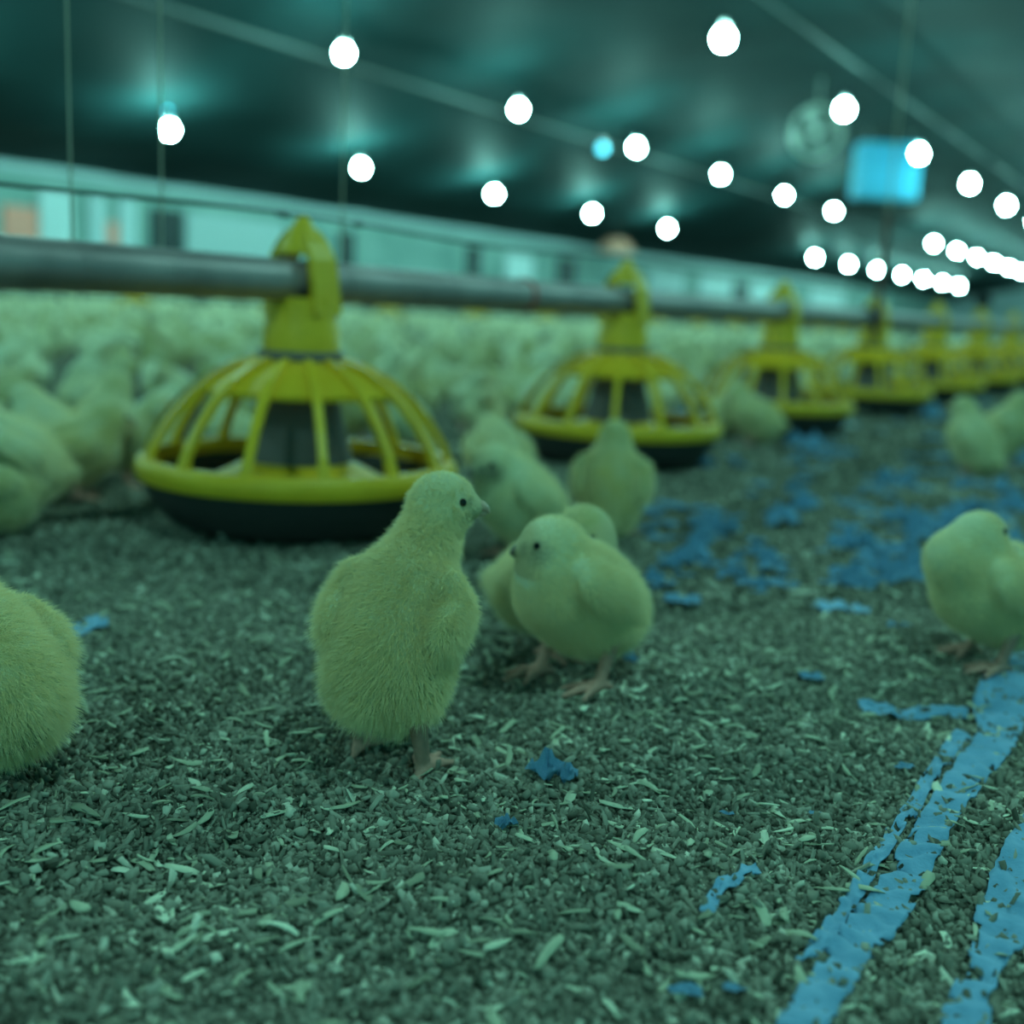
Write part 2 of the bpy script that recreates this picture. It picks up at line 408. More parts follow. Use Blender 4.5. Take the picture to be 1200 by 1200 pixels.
# ------------------------------------------------------------------ feeder line
FX = at_z(345, 612, 0.0)
LX = -0.787
SP = 0.70
Y1 = at_x(352, 500, LX).y
PIPE_Z = 0.246
def long_tube(name, x, z, y0, y1, r, m, label, cat, wob=0.0, n=60, segs=20):
    bm = bmesh.new(); add_tube(bm, [(x + wob * math.sin(k * 2.3), y0 + (y1 - y0) * k / n, z + wob * math.sin(k * 1.7)) for k in range(n + 1)], r, segs)
    return tag(obj_bm(name, bm, m, smooth=True), label, cat)
pipe = long_tube('feed_pipe', LX, PIPE_Z, -1.5, 34.0, 0.0205, M['pipe'], 'long grey metal feed pipe that joins the yellow feeders', 'pipe')
for px in (612,):
    yb = at_x(px, 352, LX).y
    bm = bmesh.new(); add_tube(bm, [(LX, yb - 0.004, PIPE_Z), (LX, yb + 0.004, PIPE_Z)], 0.0222, 20); o = obj_bm('pipe_band', bm, M['red'], pipe); o['label'] = 'thin reddish band'
# the black wire that runs on top of the feeders
bm = bmesh.new(); pts = []
for k in range(200):
    y = -1.0 + k * 0.06
    ph = (y - Y1) / SP
    s = 0.0035 * (math.cos(2 * math.pi * ph) - 1)
    pts.append((LX + 0.001 * math.sin(k * 0.7), y, 0.3095 + s))
add_tube(bm, pts, 0.0016, 8)
wire = obj_bm('black_wire', bm, M['black'], smooth=True); tag(wire, 'thin black wire strung along the tops of the yellow feeders', 'wire')
for px in (332, 420):
    yb = at_x(px, 262, LX).y
    bm = bmesh.new(); add_tube(bm, [(LX, yb - 0.008, 0.3075), (LX, yb - 0.002, 0.3085), (LX, yb + 0.004, 0.3085), (LX, yb + 0.009, 0.3075)], [0.0016, 0.0034, 0.0034, 0.0016], 8)
    obj_bm('wire_knot', bm, M['black'], wire, True)

def feeder_proto():
    root = empty('pan_feeder', (0, 0, 0), 'x', 'feeder')
    # the pan
    bm = bmesh.new(); add_lathe(bm, [(0.001, 0.000), (0.118, 0.000), (0.134, 0.010), (0.150, 0.034), (0.156, 0.052), (0.150, 0.053), (0.143, 0.034), (0.125, 0.012), (0.05, 0.012), (0.02, 0.05), (0.001, 0.055)], 56, closed=False)
    obj_bm('pan', bm, M['dark'], root, True)
    bm = bmesh.new(); add_lathe(bm, [(0.045, 0.0135), (0.124, 0.0135), (0.135, 0.026), (0.11, 0.030), (0.06, 0.034), (0.045, 0.033)], 48)
    obj_bm('feed', bm, M['feed'], root, True)
    # yellow rim
    bm = bmesh.new(); add_lathe(bm, [(0.150, 0.050), (0.158, 0.047), (0.1615, 0.055), (0.160, 0.064), (0.156, 0.068), (0.147, 0.068), (0.149, 0.058)], 64)
    obj_bm('rim', bm, M['yellow'], root, True)
    # grill: solid upper cone and the ribs
    bm = bmesh.new(); add_lathe(bm, [(0.036, 0.166), (0.042, 0.164), (0.060, 0.158), (0.083, 0.1475), (0.099, 0.136), (0.098, 0.131), (0.083, 0.142), (0.060, 0.152), (0.040, 0.158), (0.036, 0.160)], 56)
    obj_bm('grill_cone', bm, M['yellow'], root, True)
    for k in range(14):
        a = 2 * math.pi * (k + 0.5) / 14; u = Vector((math.cos(a), math.sin(a), 0)); s = Vector((-u.y, u.x, 0))
        pts = []
        for (r, z) in [(0.045, 0.165), (0.068, 0.158), (0.090, 0.146), (0.112, 0.128), (0.131, 0.106), (0.145, 0.084), (0.153, 0.064)]:
            pts.append(u * r + Vector((0, 0, z)))
        bm = bmesh.new()
        add_strip(bm, pts, [0.006, 0.008, 0.0085, 0.0085, 0.008, 0.008, 0.012], 0.007, s)
        bmesh.ops.bevel(bm, geom=bm.edges[:], offset=0.001, segments=1)
        obj_bm('grill_rib', bm, M['yellow'], root)
    # grey drum inside, and the yellow ring at its foot
    bm = bmesh.new(); add_lathe(bm, [(0.030, 0.158), (0.036, 0.150), (0.040, 0.118), (0.052, 0.070), (0.054, 0.048), (0.048, 0.046), (0.034, 0.116), (0.028, 0.150)], 40)
    obj_bm('drum', bm, M['drum'], root, True)
    bm = bmesh.new(); add_lathe(bm, [(0.048, 0.066), (0.055, 0.062), (0.086, 0.046), (0.084, 0.042), (0.054, 0.055), (0.047, 0.058)], 48)
    obj_bm('adjusting_ring', bm, M['yellow'], root, True)
    # collar and neck
    bm = bmesh.new(); add_lathe(bm, [(0.034, 0.165), (0.042, 0.165), (0.0430, 0.169), (0.042, 0.174), (0.034, 0.174)], 40)
    obj_bm('collar', bm, M['drum'], root, True)
    bm = bmesh.new(); add_lathe(bm, [(0.034, 0.173), (0.0385, 0.173), (0.0385, 0.196), (0.0365, 0.200), (0.0365, 0.226), (0.0300, 0.2262), (0.0300, 0.20)], 40)
    obj_bm('neck', bm, M['yellow'], root, True)
    # saddle that wraps the pipe (the pipe runs along y): two cheeks and the pointed cap
    for s in (-1, 1):
        bm = bmesh.new()
        add_strip(bm, [(s * 0.0330, 0, 0.210), (s * 0.0300, 0, 0.236), (s * 0.0262, 0, 0.262), (s * 0.018, 0, 0.278), (s * 0.008, 0, 0.290)], [0.038, 0.036, 0.034, 0.030, 0.022], 0.007, (0, 1, 0))
        bmesh.ops.bevel(bm, geom=bm.edges[:], offset=0.0015, segments=1)
        obj_bm('pipe_strap', bm, M['yellow'], root)
    bm = bmesh.new(); add_lathe(bm, [(0.0245, 0.268), (0.0225, 0.274), (0.014, 0.290), (0.006, 0.303), (0.001, 0.3065), (0.001, 0.270)], 24)
    for v in bm.verts:
        v.co.y *= 1.0
    obj_bm('cap', bm, M['yellow'], root, True)
    bm = bmesh.new(); add_lathe(bm, [(0.008, 0.271), (0.012, 0.268), (0.024, 0.268), (0.024, 0.272)], 24); obj_bm('cap_flange', bm, M['yellow'], root, True)
    return root
f0 = feeder_proto()
fn = ['nearest and largest yellow pan feeder with dark pan, left of the centre', 'second yellow pan feeder from the left, right of the picture centre', 'third yellow pan feeder from the left',
      'fourth yellow pan feeder from the left, beside the dark hanging rod', 'fifth yellow pan feeder from the left', 'sixth yellow pan feeder from the left, under a black knob', 'seventh yellow pan feeder from the left, near the right edge']
for k in range(22):
    lab = fn[k] if k < 7 else 'far yellow pan feeder at the blurred end of the near line'
    y = Y1 + SP * k
    if k == 0:
        f0.location = (LX, y, gh(LX, y) * 0 + 0.004); f0['label'] = lab; f0['group'] = 'feeders on the near line'
    else:
        dup(f0, (LX, y, 0.004), 0.15 * math.sin(k * 3) * 0, lab, 'feeders on the near line')
# second line far behind, low in the flock
pipe2 = long_tube('feed_pipe', -7.0, PIPE_Z, -1.5, 34.0, 0.0205, M['pipe'], 'faint distant feed pipe in the middle of the flock', 'pipe', n=30, segs=10)
for k in range(15):
    dup(f0, (-7.0, 2.6 + 1.5 * k, 0.004), 0, 'small blurred yellow feeder on the distant line in the flock', 'feeders on the distant line')

# suspension cords, rod and knob on the near line
for px, lab in ((190, 'thin grey cord hanging down to the feed pipe left of the nearest feeder'), (85, 'thin grey cord hanging near the left edge down to the feed pipe'), (400, 'thin grey cord hanging just right of the nearest feeder top')):
    yb = at_x(px, 300, LX).y
    bm = bmesh.new(); add_tube(bm, [(LX, yb, PIPE_Z + 0.019), (LX, yb, 2.96)], 0.0009, 6)
    o = obj_bm('hanging_cord', bm, M['cord'], pipe); o['label'] = lab
    bm = bmesh.new(); add_tube(bm, [(LX, yb - 0.003, PIPE_Z), (LX, yb + 0.003, PIPE_Z)], 0.0210, 16); obj_bm('pipe_clip', bm, M['pipe'], o)
yb = at_x(1015, 370, LX).y
bm = bmesh.new(); add_tube(bm, [(LX + 0.028, yb, 0.19), (LX + 0.028, yb, 0.50)], 0.008, 10)
rod = obj_bm('hanging_rod', bm, mat('brown_rod', (0.16, 0.07, 0.06), 0.6), smooth=True); tag(rod, 'dark brown rod clamped to the pipe beside the fourth feeder', 'rod')
bm = bmesh.new(); add_tube(bm, [(LX, yb - 0.01, PIPE_Z), (LX, yb + 0.01, PIPE_Z)], 0.025, 16); obj_bm('rod_clamp', bm, M['dark'], rod)
bm = bmesh.new(); add_tube(bm, [(LX + 0.028, yb, 0.49), (LX + 0.028, yb, 2.95)], 0.003, 6); obj_bm('rod_wire', bm, M['cord'], rod)
yb = Y1 + SP * 5
bm = bmesh.new(); add_lathe(bm, [(0.001, 0.302), (0.022, 0.308), (0.030, 0.325), (0.024, 0.345), (0.001, 0.352)], 16, closed=False)
o = obj_bm('knob', bm, M['black'], bpy.data.objects['pan_feeder.005'], smooth=True); o['label'] = 'round black knob on the top'

# ------------------------------------------------------------------ chicks: smooth-blended bodies drawn from a distance field
def rotm(pitch, yaw=0.0, roll=0.0):
    return np.array((Matrix.Rotation(yaw, 3, 'Z') @ Matrix.Rotation(-pitch, 3, 'Y') @ Matrix.Rotation(roll, 3, 'X')))
def sd_ell(P, c, r, Rm=None):
    q = P - np.asarray(c, dtype=np.float32)
    if Rm is not None: q = q @ Rm.astype(np.float32)
    r = np.asarray(r, dtype=np.float32)
    k0 = np.sqrt(((q / r) ** 2).sum(-1)); k1 = np.sqrt(((q / r ** 2) ** 2).sum(-1)) + 1e-9
    return k0 * (k0 - 1) / k1
def sd_cap(P, a, b, ra, rb):
    a = np.asarray(a, dtype=np.float32); b = np.asarray(b, dtype=np.float32); d = b - a
    t = np.clip(((P - a) @ d) / (d @ d), 0, 1)
    return np.sqrt(((P - a - t[..., None] * d) ** 2).sum(-1)) - (ra + (rb - ra) * t)
def smin(a, b, k):
    h = np.clip(0.5 + 0.5 * (b - a) / k, 0, 1)
    return b * (1 - h) + a * h - k * h * (1 - h)
def surface_net(f, lo, hi, h):
    g = [np.arange(lo[k], hi[k] + h, h, dtype=np.float32) for k in range(3)]
    P = np.stack(np.meshgrid(*g, indexing='ij'), -1)
    V = f(P.reshape(-1, 3)).reshape(P.shape[:3])
    s = V < 0
    nx, ny, nz = [n - 1 for n in V.shape]
    acc = np.zeros((nx, ny, nz, 3), np.float32); cnt = np.zeros((nx, ny, nz), np.float32)
    corners = [(i, j, k) for i in (0, 1) for j in (0, 1) for k in (0, 1)]
    def sub(A, c): return A[c[0]:c[0] + nx, c[1]:c[1] + ny, c[2]:c[2] + nz]
    for a in corners:
        for b in corners:
            if sum(abs(a[q] - b[q]) for q in range(3)) == 1 and a < b:
                va, vb = sub(V, a), sub(V, b); m = (va < 0) != (vb < 0)
                t = np.where(m, va / np.where(m, va - vb, 1), 0)
                for q in range(3):
                    acc[..., q] += np.where(m, a[q] + t * (b[q] - a[q]), 0)
                cnt += m
    act = cnt > 0
    idx = -np.ones(act.shape, np.int64); idx[act] = np.arange(act.sum())
    base = np.stack(np.nonzero(act), -1).astype(np.float32)
    verts = (base + acc[act] / cnt[act][:, None]) * h + np.array([g[0][0], g[1][0], g[2][0]])
    F_ = []
    for ax in range(3):
        u, v = [(1, 2), (2, 0), (0, 1)][ax]
        sl0 = [slice(None)] * 3; sl1 = [slice(None)] * 3; sl0[ax] = slice(0, -1); sl1[ax] = slice(1, None)
        A, B = s[tuple(sl0)], s[tuple(sl1)]
        m = A != B
        I = np.stack(np.nonzero(m), -1)
        ok = (I[:, u] > 0) & (I[:, v] > 0) & (I[:, u] < act.shape[u]) & (I[:, v] < act.shape[v])
        I = I[ok]; inside = A[tuple(I.T)]
        def cell(du, dv):
            J = I.copy(); J[:, u] += du; J[:, v] += dv
            return idx[tuple(J.T)]
        q = np.stack([cell(-1, -1), cell(0, -1), cell(0, 0), cell(-1, 0)], -1)
        q[~inside] = q[~inside][:, ::-1]
        F_.append(q)
    return verts, np.concatenate(F_)

def np_mesh(name, verts, faces, mats, attrs=None, smooth=True):
    me = bpy.data.meshes.new(name)
    n, m, k = len(verts), len(faces), faces.shape[1]
    me.vertices.add(n); me.vertices.foreach_set('co', np.ascontiguousarray(verts, dtype=np.float32).ravel())
    me.loops.add(m * k); me.loops.foreach_set('vertex_index', faces.astype(np.int32).ravel())
    me.polygons.add(m); me.polygons.foreach_set('loop_start', np.arange(0, m * k, k, dtype=np.int32))
    me.update(calc_edges=True); me.validate()
    if smooth: me.shade_smooth()
    for mm in mats: me.materials.append(mm)
    for an, av in (attrs or {}).items():
        a = me.attributes.new(an, 'FLOAT', 'POINT'); a.data.foreach_set('value', av.astype(np.float32))
    return me

def chick_shape(p):
    """p: bz height of the body centre, pitch, size, head (x,y,z), look (yaw,pitch), neck bulge ... ; chick faces +x"""
    k = p.get('fat', 1.0); pitch = math.radians(p['pitch']); RB = rotm(pitch)
    Bc = np.array([p.get('bx', 0.0), 0.0, p['bz']])
    def L(x, y, z): return Bc + RB @ np.array([x, y, z])
    H = np.array(p['head']); yaw, hp = [math.radians(a) for a in p['look']]
    RH = rotm(hp, yaw); hr = p.get('hr', 0.0185); hs = hr / 0.0185
    fwd = RH @ np.array([1.0, 0, 0])
    legs = []
    for s, (fx, fz) in zip((1, -1), p.get('feet', ((0.004, 0), (0.004, 0)))):
        hip = L(-0.004, s * 0.016 * k, -0.010); hock = np.array([fx - 0.010, s * 0.019, 0.034 + fz]); ank = np.array([fx, s * 0.020, 0.0055 + fz])
        legs.append((s, hip, hock, ank))
    lr = p.get('lr', 1.2); ru = p.get('rump', 1.0); tl = p.get('tail', 1.0)
    def f_body(P):
        d = sd_ell(P, L(0, 0, 0), (0.046 * k, 0.0345 * k, 0.037 * k), RB)
        d = smin(d, sd_ell(P, L(0.022 * k, 0, -0.004), (0.031 * k,) * 3), 0.014)
        d = smin(d, sd_ell(P, L(-0.030 * k, 0, -0.004), (0.027 * k * ru, 0.030 * k * ru, 0.028 * k * ru)), 0.014)
        d = smin(d, sd_ell(P, L(-0.012 * k, 0, -0.018 * k), (0.026 * k, 0.027 * k, 0.022 * k)), 0.012)
        d = smin(d, sd_ell(P, L(-0.053 * k, 0, 0.010 * k), (0.013 * tl, 0.009 * tl, 0.006 * tl), rotm(pitch - 0.3)), 0.010)
        n0 = L(0.030 * k, 0, 0.010 * k); mid = (n0 + H) / 2 + np.array(p.get('nb', (0.002, 0, 0)))
        nr = p.get('nr', 0.0165)
        d = smin(d, sd_cap(P, n0, mid, 0.022 * k, nr), 0.012)
        d = smin(d, sd_cap(P, mid, H - fwd * 0.003, nr, hr * 0.86), 0.012)
        d = smin(d, sd_ell(P, H, (hr * 1.10, hr * 0.92, hr * 0.98), RH), 0.007)
        d = smin(d, sd_cap(P, H + RH @ np.array([0.008, 0, -0.003]) * hs, H + RH @ np.array([0.0185, 0, -0.003]) * hs, 0.011 * hs, 0.0058 * hs), 0.006 * hs)   # face towards the beak
        for s in (1, -1):
            d = smin(d, sd_ell(P, H + RH @ np.array([0.002, s * 0.0105, -0.006]) * hs, (0.009 * hs, 0.006 * hs, 0.007 * hs)), 0.005)          # cheeks
            W = rotm(pitch - p.get('wp', 0.15), s * 0.12)
            d = smin(d, sd_ell(P, L(0.003, s * (0.0365 * k), 0.006), (0.029 * k, 0.0088, 0.0165 * k), W), 0.0012)                        # folded wing
            d = smin(d, sd_ell(P, L(0.020, s * (0.031 * k), 0.010), (0.012 * k, 0.008, 0.012 * k)), 0.006)
        for s, hip, hock, ank in legs:
            d = smin(d, sd_cap(P, hip, hock + np.array([0.001, 0, 0.006]), 0.020 * k, 0.0080), 0.010 * k)
        return d
    def f_legs(P):
        d = None
        for s, hip, hock, ank in legs:
            c = sd_cap(P, hock, ank, 0.0040 * lr, 0.0030 * lr)
            c = smin(c, sd_cap(P, hock + np.array([0.002, 0, 0.014]), hock, 0.006, 0.0040 * lr), 0.004)
            for ang, ln in ((0.0, 0.026), (0.50 * s, 0.021), (-0.55 * s, 0.022), (math.pi, 0.010)):
                u = np.array([math.cos(ang), math.sin(ang), 0])
                k1 = ank + u * ln * 0.5 + np.array([0, 0, -0.0018]); k2 = ank + u * ln + np.array([0, 0, -0.0042])
                c = smin(c, sd_cap(P, ank + np.array([0, 0, -0.001]), k1, 0.0026 * lr, 0.0021 * lr), 0.002)
                c = smin(c, sd_cap(P, k1, k2, 0.0021 * lr, 0.0012 * lr), 0.0015)
            d = c if d is None else np.minimum(d, c)
        return d
    def f(P): return smin(f_body(P), f_legs(P), 0.003)
    return f, f_body, f_legs, L, H, RH, hr, RB

def chick_mesh(name, p, h):
    f, fb, fl_, L, H, RH, hr, RB = chick_shape(p)
    hi = (max(0.075, H[0] + 0.035), 0.06, max(H[2] + 0.03, p['bz'] + 0.06))
    V, Q = surface_net(f, (-0.09, -0.06 + min(0, H[1]), -0.006), (hi[0], 0.06 + max(0, H[1]), hi[2]), h)
    db = fb(V.astype(np.float32)); legs = np.clip(db / 0.0015, 0, 1)
    hl = (V - H) @ RH / (hr / 0.0185)                       # head-local
    face = np.clip((hl[:, 0] - 0.006) / 0.008, 0, 1) * (np.linalg.norm(hl, axis=1) < 0.032)
    du = np.zeros(len(V))
    for s in (1, -1):
        for c, r in (((0.001, s * 0.015, -0.004), 0.0042), ((0.003, s * 0.013, -0.010), 0.0034), ((0.0145, s * 0.009, 0.002), 0.003)) + ((((0.008, s * 0.013, -0.004), 0.010), ((0.016, s * 0.007, -0.002), 0.007)) if p.get('dusky') else ()):
            du = np.maximum(du, np.clip(1.3 - np.linalg.norm(hl - np.array(c), axis=1) / r, 0, 1))
    vc = L(*p.get('vent', (-0.050, 0, -0.016)))
    vent = np.clip(1.4 - np.linalg.norm(V - vc, axis=1) / 0.013, 0, 1) * 0.9
    return np_mesh(name, V, Q, [M['body'], M['fluff']], {'legs': legs, 'face': face, 'dusk': du, 'vent': vent}), legs, face, hl, np.maximum(vent, du)

def make_chick(p, loc, heading, label, hair=9000, scale=1.0, h=0.0013, hair_len=0.0026, group=None, eyes_closed=False):
    root = empty('chick', loc, label, 'chick', group, heading)
    root.scale = (scale,) * 3
    me, legs, face, hl, vent = chick_mesh('body', p, h)
    b = bpy.data.objects.new('body', me); C.objects.link(b); b.parent = root
    f, fb, fl_, L, H, RH, hr, RB = chick_shape(p)
    Hm = Vector(H); RHm = Matrix(RH.tolist())
    # beak: upper and lower mandible as one horn-coloured part
    bm = bmesh.new()
    hs = hr / 0.0185
    def pt(x, y, z): return Hm + RHm @ Vector((x, y, z)) * hs
    add_tube(bm, [pt(0.0195, 0, -0.0012), pt(0.0235, 0, -0.0018), pt(0.0265, 0, -0.0034), pt(0.0285, 0, -0.0058)], [0.0042 * hs, 0.0036 * hs, 0.0024 * hs, 0.0006], 12)
    ob = obj_bm('beak', bm, M['beak_dark' if p.get('dusky') else 'beak'], root, True)
    bm = bmesh.new(); add_tube(bm, [pt(0.019, 0, -0.0052), pt(0.0235, 0, -0.0062), pt(0.0268, 0, -0.0066)], [0.0033 * hs, 0.0024 * hs, 0.0007], 10)
    obj_bm('lower_beak', bm, M['beak_dark' if p.get('dusky') else 'beak'], root, True)
    for s in (1, -1):
        d0 = Vector((0.0095, s * 1.0 * 0.0135, 0.0025))
        # find the surface along the sideways direction from inside the head
        o0 = np.array(H) + RH @ np.array([0.0095, 0, 0.0020]) * hs; dr = RH @ np.array([0.12, s * 1.0, 0.05]); dr = dr / np.linalg.norm(dr)
        ts = np.linspace(0.002, 0.02, 120); val = fb((o0 + ts[:, None] * dr).astype(np.float32)); t = ts[np.argmax(val > 0)]
        c = Vector(o0 + dr * (t - 0.0006))
        bm = bmesh.new(); bmesh.ops.create_uvsphere(bm, u_segments=16, v_segments=10, radius=0.0027 * hs)
        for v in bm.verts: v.co = v.co + c
        obj_bm('eye', bm, M['eye'], root, True)
    if hair:
        vg = b.vertex_groups.new(name='down'); vl = b.vertex_groups.new(name='length')
        nearb = np.clip((hl[:, 0] - 0.013) / 0.006, 0, 1) * (np.linalg.norm(hl, axis=1) < 0.035)
        dens = np.clip(1 - legs * 3, 0, 1) * (1 - nearb)
        eyed = np.minimum(np.linalg.norm(hl - np.array([0.0105, 0.0125, 0.003]), axis=1), np.linalg.norm(hl - np.array([0.0105, -0.0125, 0.003]), axis=1))
        dens *= (eyed > 0.0052); dens *= 1 - 0.9 * np.clip(vent, 0, 1)
        hd = np.clip(np.linalg.norm(hl, axis=1) / 0.035, 0, 1)
        ln = 0.30 + 0.70 * np.clip((hd - 0.5) * 1.6, 0, 1)
        dq = np.round(dens * 4).astype(int); lq = np.round(ln * 8).astype(int)
        for q in range(1, 5):
            ids = np.nonzero(dq == q)[0].tolist()
            if ids: vg.add(ids, q / 4, 'REPLACE')
        for q in range(1, 9):
            ids = np.nonzero(lq == q)[0].tolist()
            if ids: vl.add(ids, q / 8, 'REPLACE')
        md = b.modifiers.new('down', 'PARTICLE_SYSTEM'); ps = b.particle_systems[-1]; st = ps.settings
        st.type = 'HAIR'; st.count = int(hair * 1.9); st.hair_length = hair_len * 1.0; st.hair_step = 3
        st.emit_from = 'FACE'; st.use_even_distribution = True; st.use_advanced_hair = True
        st.normal_factor = hair_len * 0.55; st.brownian_factor = 0.0
        st.object_align_factor = (-hair_len * 0.45, 0, -hair_len * 0.30)
        st.factor_random = hair_len * 0.28
        st.length_random = 0.5
        st.root_radius = 0.22; st.tip_radius = 0.03; st.radius_scale = 0.001; st.render_step = 3; st.display_step = 2
        st.material = 2
        st.child_type = 'NONE'
        ps.vertex_group_density = 'down'; ps.vertex_group_length = 'length'
        ps.seed = int(abs(loc[0]) * 1000) % 97
    return root

def headed(right, away):
    """heading of a chick that points `right` to the right of the photo and `away` from the camera"""
    v = RIGHT * right + AWAY * away
    return math.atan2(v.y, v.x)
def spot(px, py): 
    q = at_z(px, py, 0.0); q.z = gh(q.x, q.y) + 0.0020
    return q

# main chick: rump to the camera, neck up, head turned to the right
make_chick(dict(bz=0.072, pitch=48, fat=0.79, rump=1.20, tail=0.6, head=(0.040, -0.0105, 0.1300), look=(-74, 0), hr=0.0152, nb=(0.006, 0.0, 0.0), nr=0.0130, feet=((0.006, 0.0), (-0.010, 0.0)), wp=0.45, vent=(-0.046, 0.004, -0.014)),
           spot(460, 892), headed(0.24, 0.97), 'large pale yellow chick in front, seen from behind with head turned right', hair=30000, h=0.0011)
# second chick: facing left, hunched
make_chick(dict(bz=0.058, pitch=26, fat=0.79, tail=0.5, head=(0.026, 0.002, 0.090), look=(-24, -6), hr=0.0152, nb=(0.003, 0, -0.001), nr=0.0158, feet=((-0.004, 0), (0.012, 0)), wp=0.1, dusky=True),
           spot(672, 810), headed(-0.84, -0.54), 'chick facing left with dusky face and beak, standing right of the large front chick', hair=24000, h=0.0011)
# third chick: behind it, facing right
make_chick(dict(bz=0.050, pitch=22, fat=0.78, head=(0.024, -0.004, 0.0855), look=(0, -22), hr=0.0150, nb=(0.002, 0, 0), nr=0.016, feet=((0.0, 0), (0.008, 0))),
           spot(646, 766), headed(0.86, -0.50), 'chick mostly hidden behind the dusky faced one, only head showing and looking right', hair=14000, h=0.0013)
# right-hand chick: facing left with its head turned back
make_chick(dict(bz=0.054, pitch=14, fat=0.84, tail=0.6, head=(0.022, 0.002, 0.0900), look=(-172, 16), hr=0.0160, nb=(0.016, 0, -0.004), nr=0.0155, feet=((0.006, 0), (0.000, 0))),
           spot(1156, 787), headed(-0.97, -0.25), 'fluffy chick at the right edge with its head turned back over its body', hair=24000, h=0.0012)
# left-hand chick, cut by the frame
make_chick(dict(bz=0.053, pitch=20, fat=0.80, rump=1.1, tail=0.2, head=(0.056, 0.0, 0.090), look=(0, 0), feet=((0.0, 0), (0.004, 0))),
           spot(-12, 912), headed(-0.75, 0.66), 'chick cut off by the left edge, only its round rump showing', hair=20000, h=0.0014)
# middle distance
make_chick(dict(bz=0.056, pitch=36, fat=0.9, head=(0.034, 0.006, 0.090), look=(10, -4), hr=0.0185, nr=0.017, dusky=True),
           spot(608, 655), headed(-0.72, -0.35), 'blurred chick with dark face looking left, between the two nearest feeders', hair=8000, h=0.0016)
make_chick(dict(bz=0.058, pitch=35, fat=0.9, head=(0.034, 0.0, 0.088), look=(40, 0), hr=0.018, nr=0.016),
           spot(582, 590), headed(-0.3, 0.9), 'blurred chick standing behind the dark faced one, left of the second feeder', hair=5000, h=0.0018)
make_chick(dict(bz=0.052, pitch=52, fat=0.88, head=(0.020, 0.0, 0.104), look=(0, 6), hr=0.0145, nr=0.0135, nb=(0, 0, 0)),
           spot(712, 634), headed(0.12, 0.99), 'slim chick seen from behind with stretched neck, in front of the second feeder', hair=8000, h=0.0016)
c_up = make_chick(dict(bz=0.058, pitch=45, fat=0.95, head=(0.028, 0.0, 0.112), look=(10, 0), hr=0.0165, nr=0.0155),
           spot(1138, 556), headed(-0.5, 0.6), 'blurred chick with raised neck at the right, left one of a close pair', hair=3500, h=0.0022)
c_lo = make_chick(dict(bz=0.052, pitch=22, fat=0.92, head=(0.040, 0.0, 0.088), look=(20, -8), hr=0.0175, nr=0.0175),
           spot(850, 514), headed(0.5, 0.6), 'blurred chick at the right side of the second feeder pan', hair=3500, h=0.0022)
c_rn = make_chick(dict(bz=0.058, pitch=30, fat=0.95, head=(0.036, 0.0, 0.094), look=(25, -20), hr=0.0185, nr=0.0185),
           spot(22, 600), headed(-0.85, -0.40), 'chick at the left edge with brownish face, left of the nearest feeder', hair=6000, h=0.0018)
dup(c_up, spot(1166, 552), headed(0.6, -0.4), 'blurred chick at the right, right one of a close pair')
dup(c_lo, spot(884, 522), headed(-0.7, 0.5), 'blurred chick between the second and third feeder pans')
dup(c_lo, spot(1196, 530), headed(0.2, 0.9), 'blurred chick at the right edge behind the close pair')
dup(c_lo, spot(-22, 640), headed(-0.5, -0.5), 'pale chick just inside the left edge below the brown faced one')
dup(c_lo, spot(88, 585), headed(0.9, 0.3), 'shaded chick crouching just left of the nearest feeder pan')
dup(c_up, spot(118, 556), headed(0.6, 0.8), 'chick close behind the shaded crouching one')
dup(c_rn, spot(60, 560), headed(-0.9, 0.3), 'chick just behind the brown faced one at the left')

# the flock behind the feeder line: individuals, sharing four bodies
fmesh = []
for q in (dict(bz=0.060, pitch=30, head=(0.042, 0.0, 0.104), look=(20, 0), lr=1.5), dict(bz=0.056, pitch=15, head=(0.050, 0.008, 0.086), look=(30, -20), lr=1.5),
          dict(bz=0.062, pitch=48, head=(0.030, 0.0, 0.116), look=(-30, 5), hr=0.017, nr=0.016, lr=1.5), dict(bz=0.040, pitch=8, head=(0.040, -0.01, 0.070), look=(-40, -5), lr=1.5)):
    fmesh.append(chick_mesh('flock_chick_body', q, 0.0034)[0])
small = chick_mesh('flock_low', dict(bz=0.060, pitch=30, head=(0.042, 0.0, 0.100), look=(20, 0), lr=2.2), 0.0085)[0]
def free(x, y, pts, dmin):
    for a, b in pts:
        if abs(a - x) < dmin and abs(b - y) < dmin and math.hypot(a - x, b - y) < dmin: return False
    return True
placed = [(LX, Y1 + SP * k) for k in range(22)]
avoid = [tuple(o.location[:2]) for o in C.objects if o.name.startswith('chick')]
flock = []
tries = 0
while len(flock) < 290 and tries < 60000:
    tries += 1
    t = random.random() ** 0.9
    depth = 1.28 + 4.2 * t
    px = random.uniform(-60, 1010) ; 
    d = ray(px, 600); d.z = 0; d.normalize()
    x, y = d.x * depth * 1.05, d.y * depth * 1.05
    if x > LX - 0.20: continue
    if not free(x, y, placed, 0.20) or not free(x, y, flock, 0.128) or not free(x, y, avoid, 0.09): continue
    flock.append((x, y))
for i, (x, y) in enumerate(flock):
    o = bpy.data.objects.new('chick', fmesh[random.choice((0, 0, 1, 2, 2, 3))]); C.objects.link(o)
    o.location = (x, y, gh(x, y)); o.rotation_euler = (0, 0, random.uniform(0, 6.283)); o.scale = (random.uniform(0.82, 1.0),) * 3
    tag(o, 'small blurred pale chick in the dense flock behind the near feeder line', 'chick', 'chicks of the flock behind the feeder line')
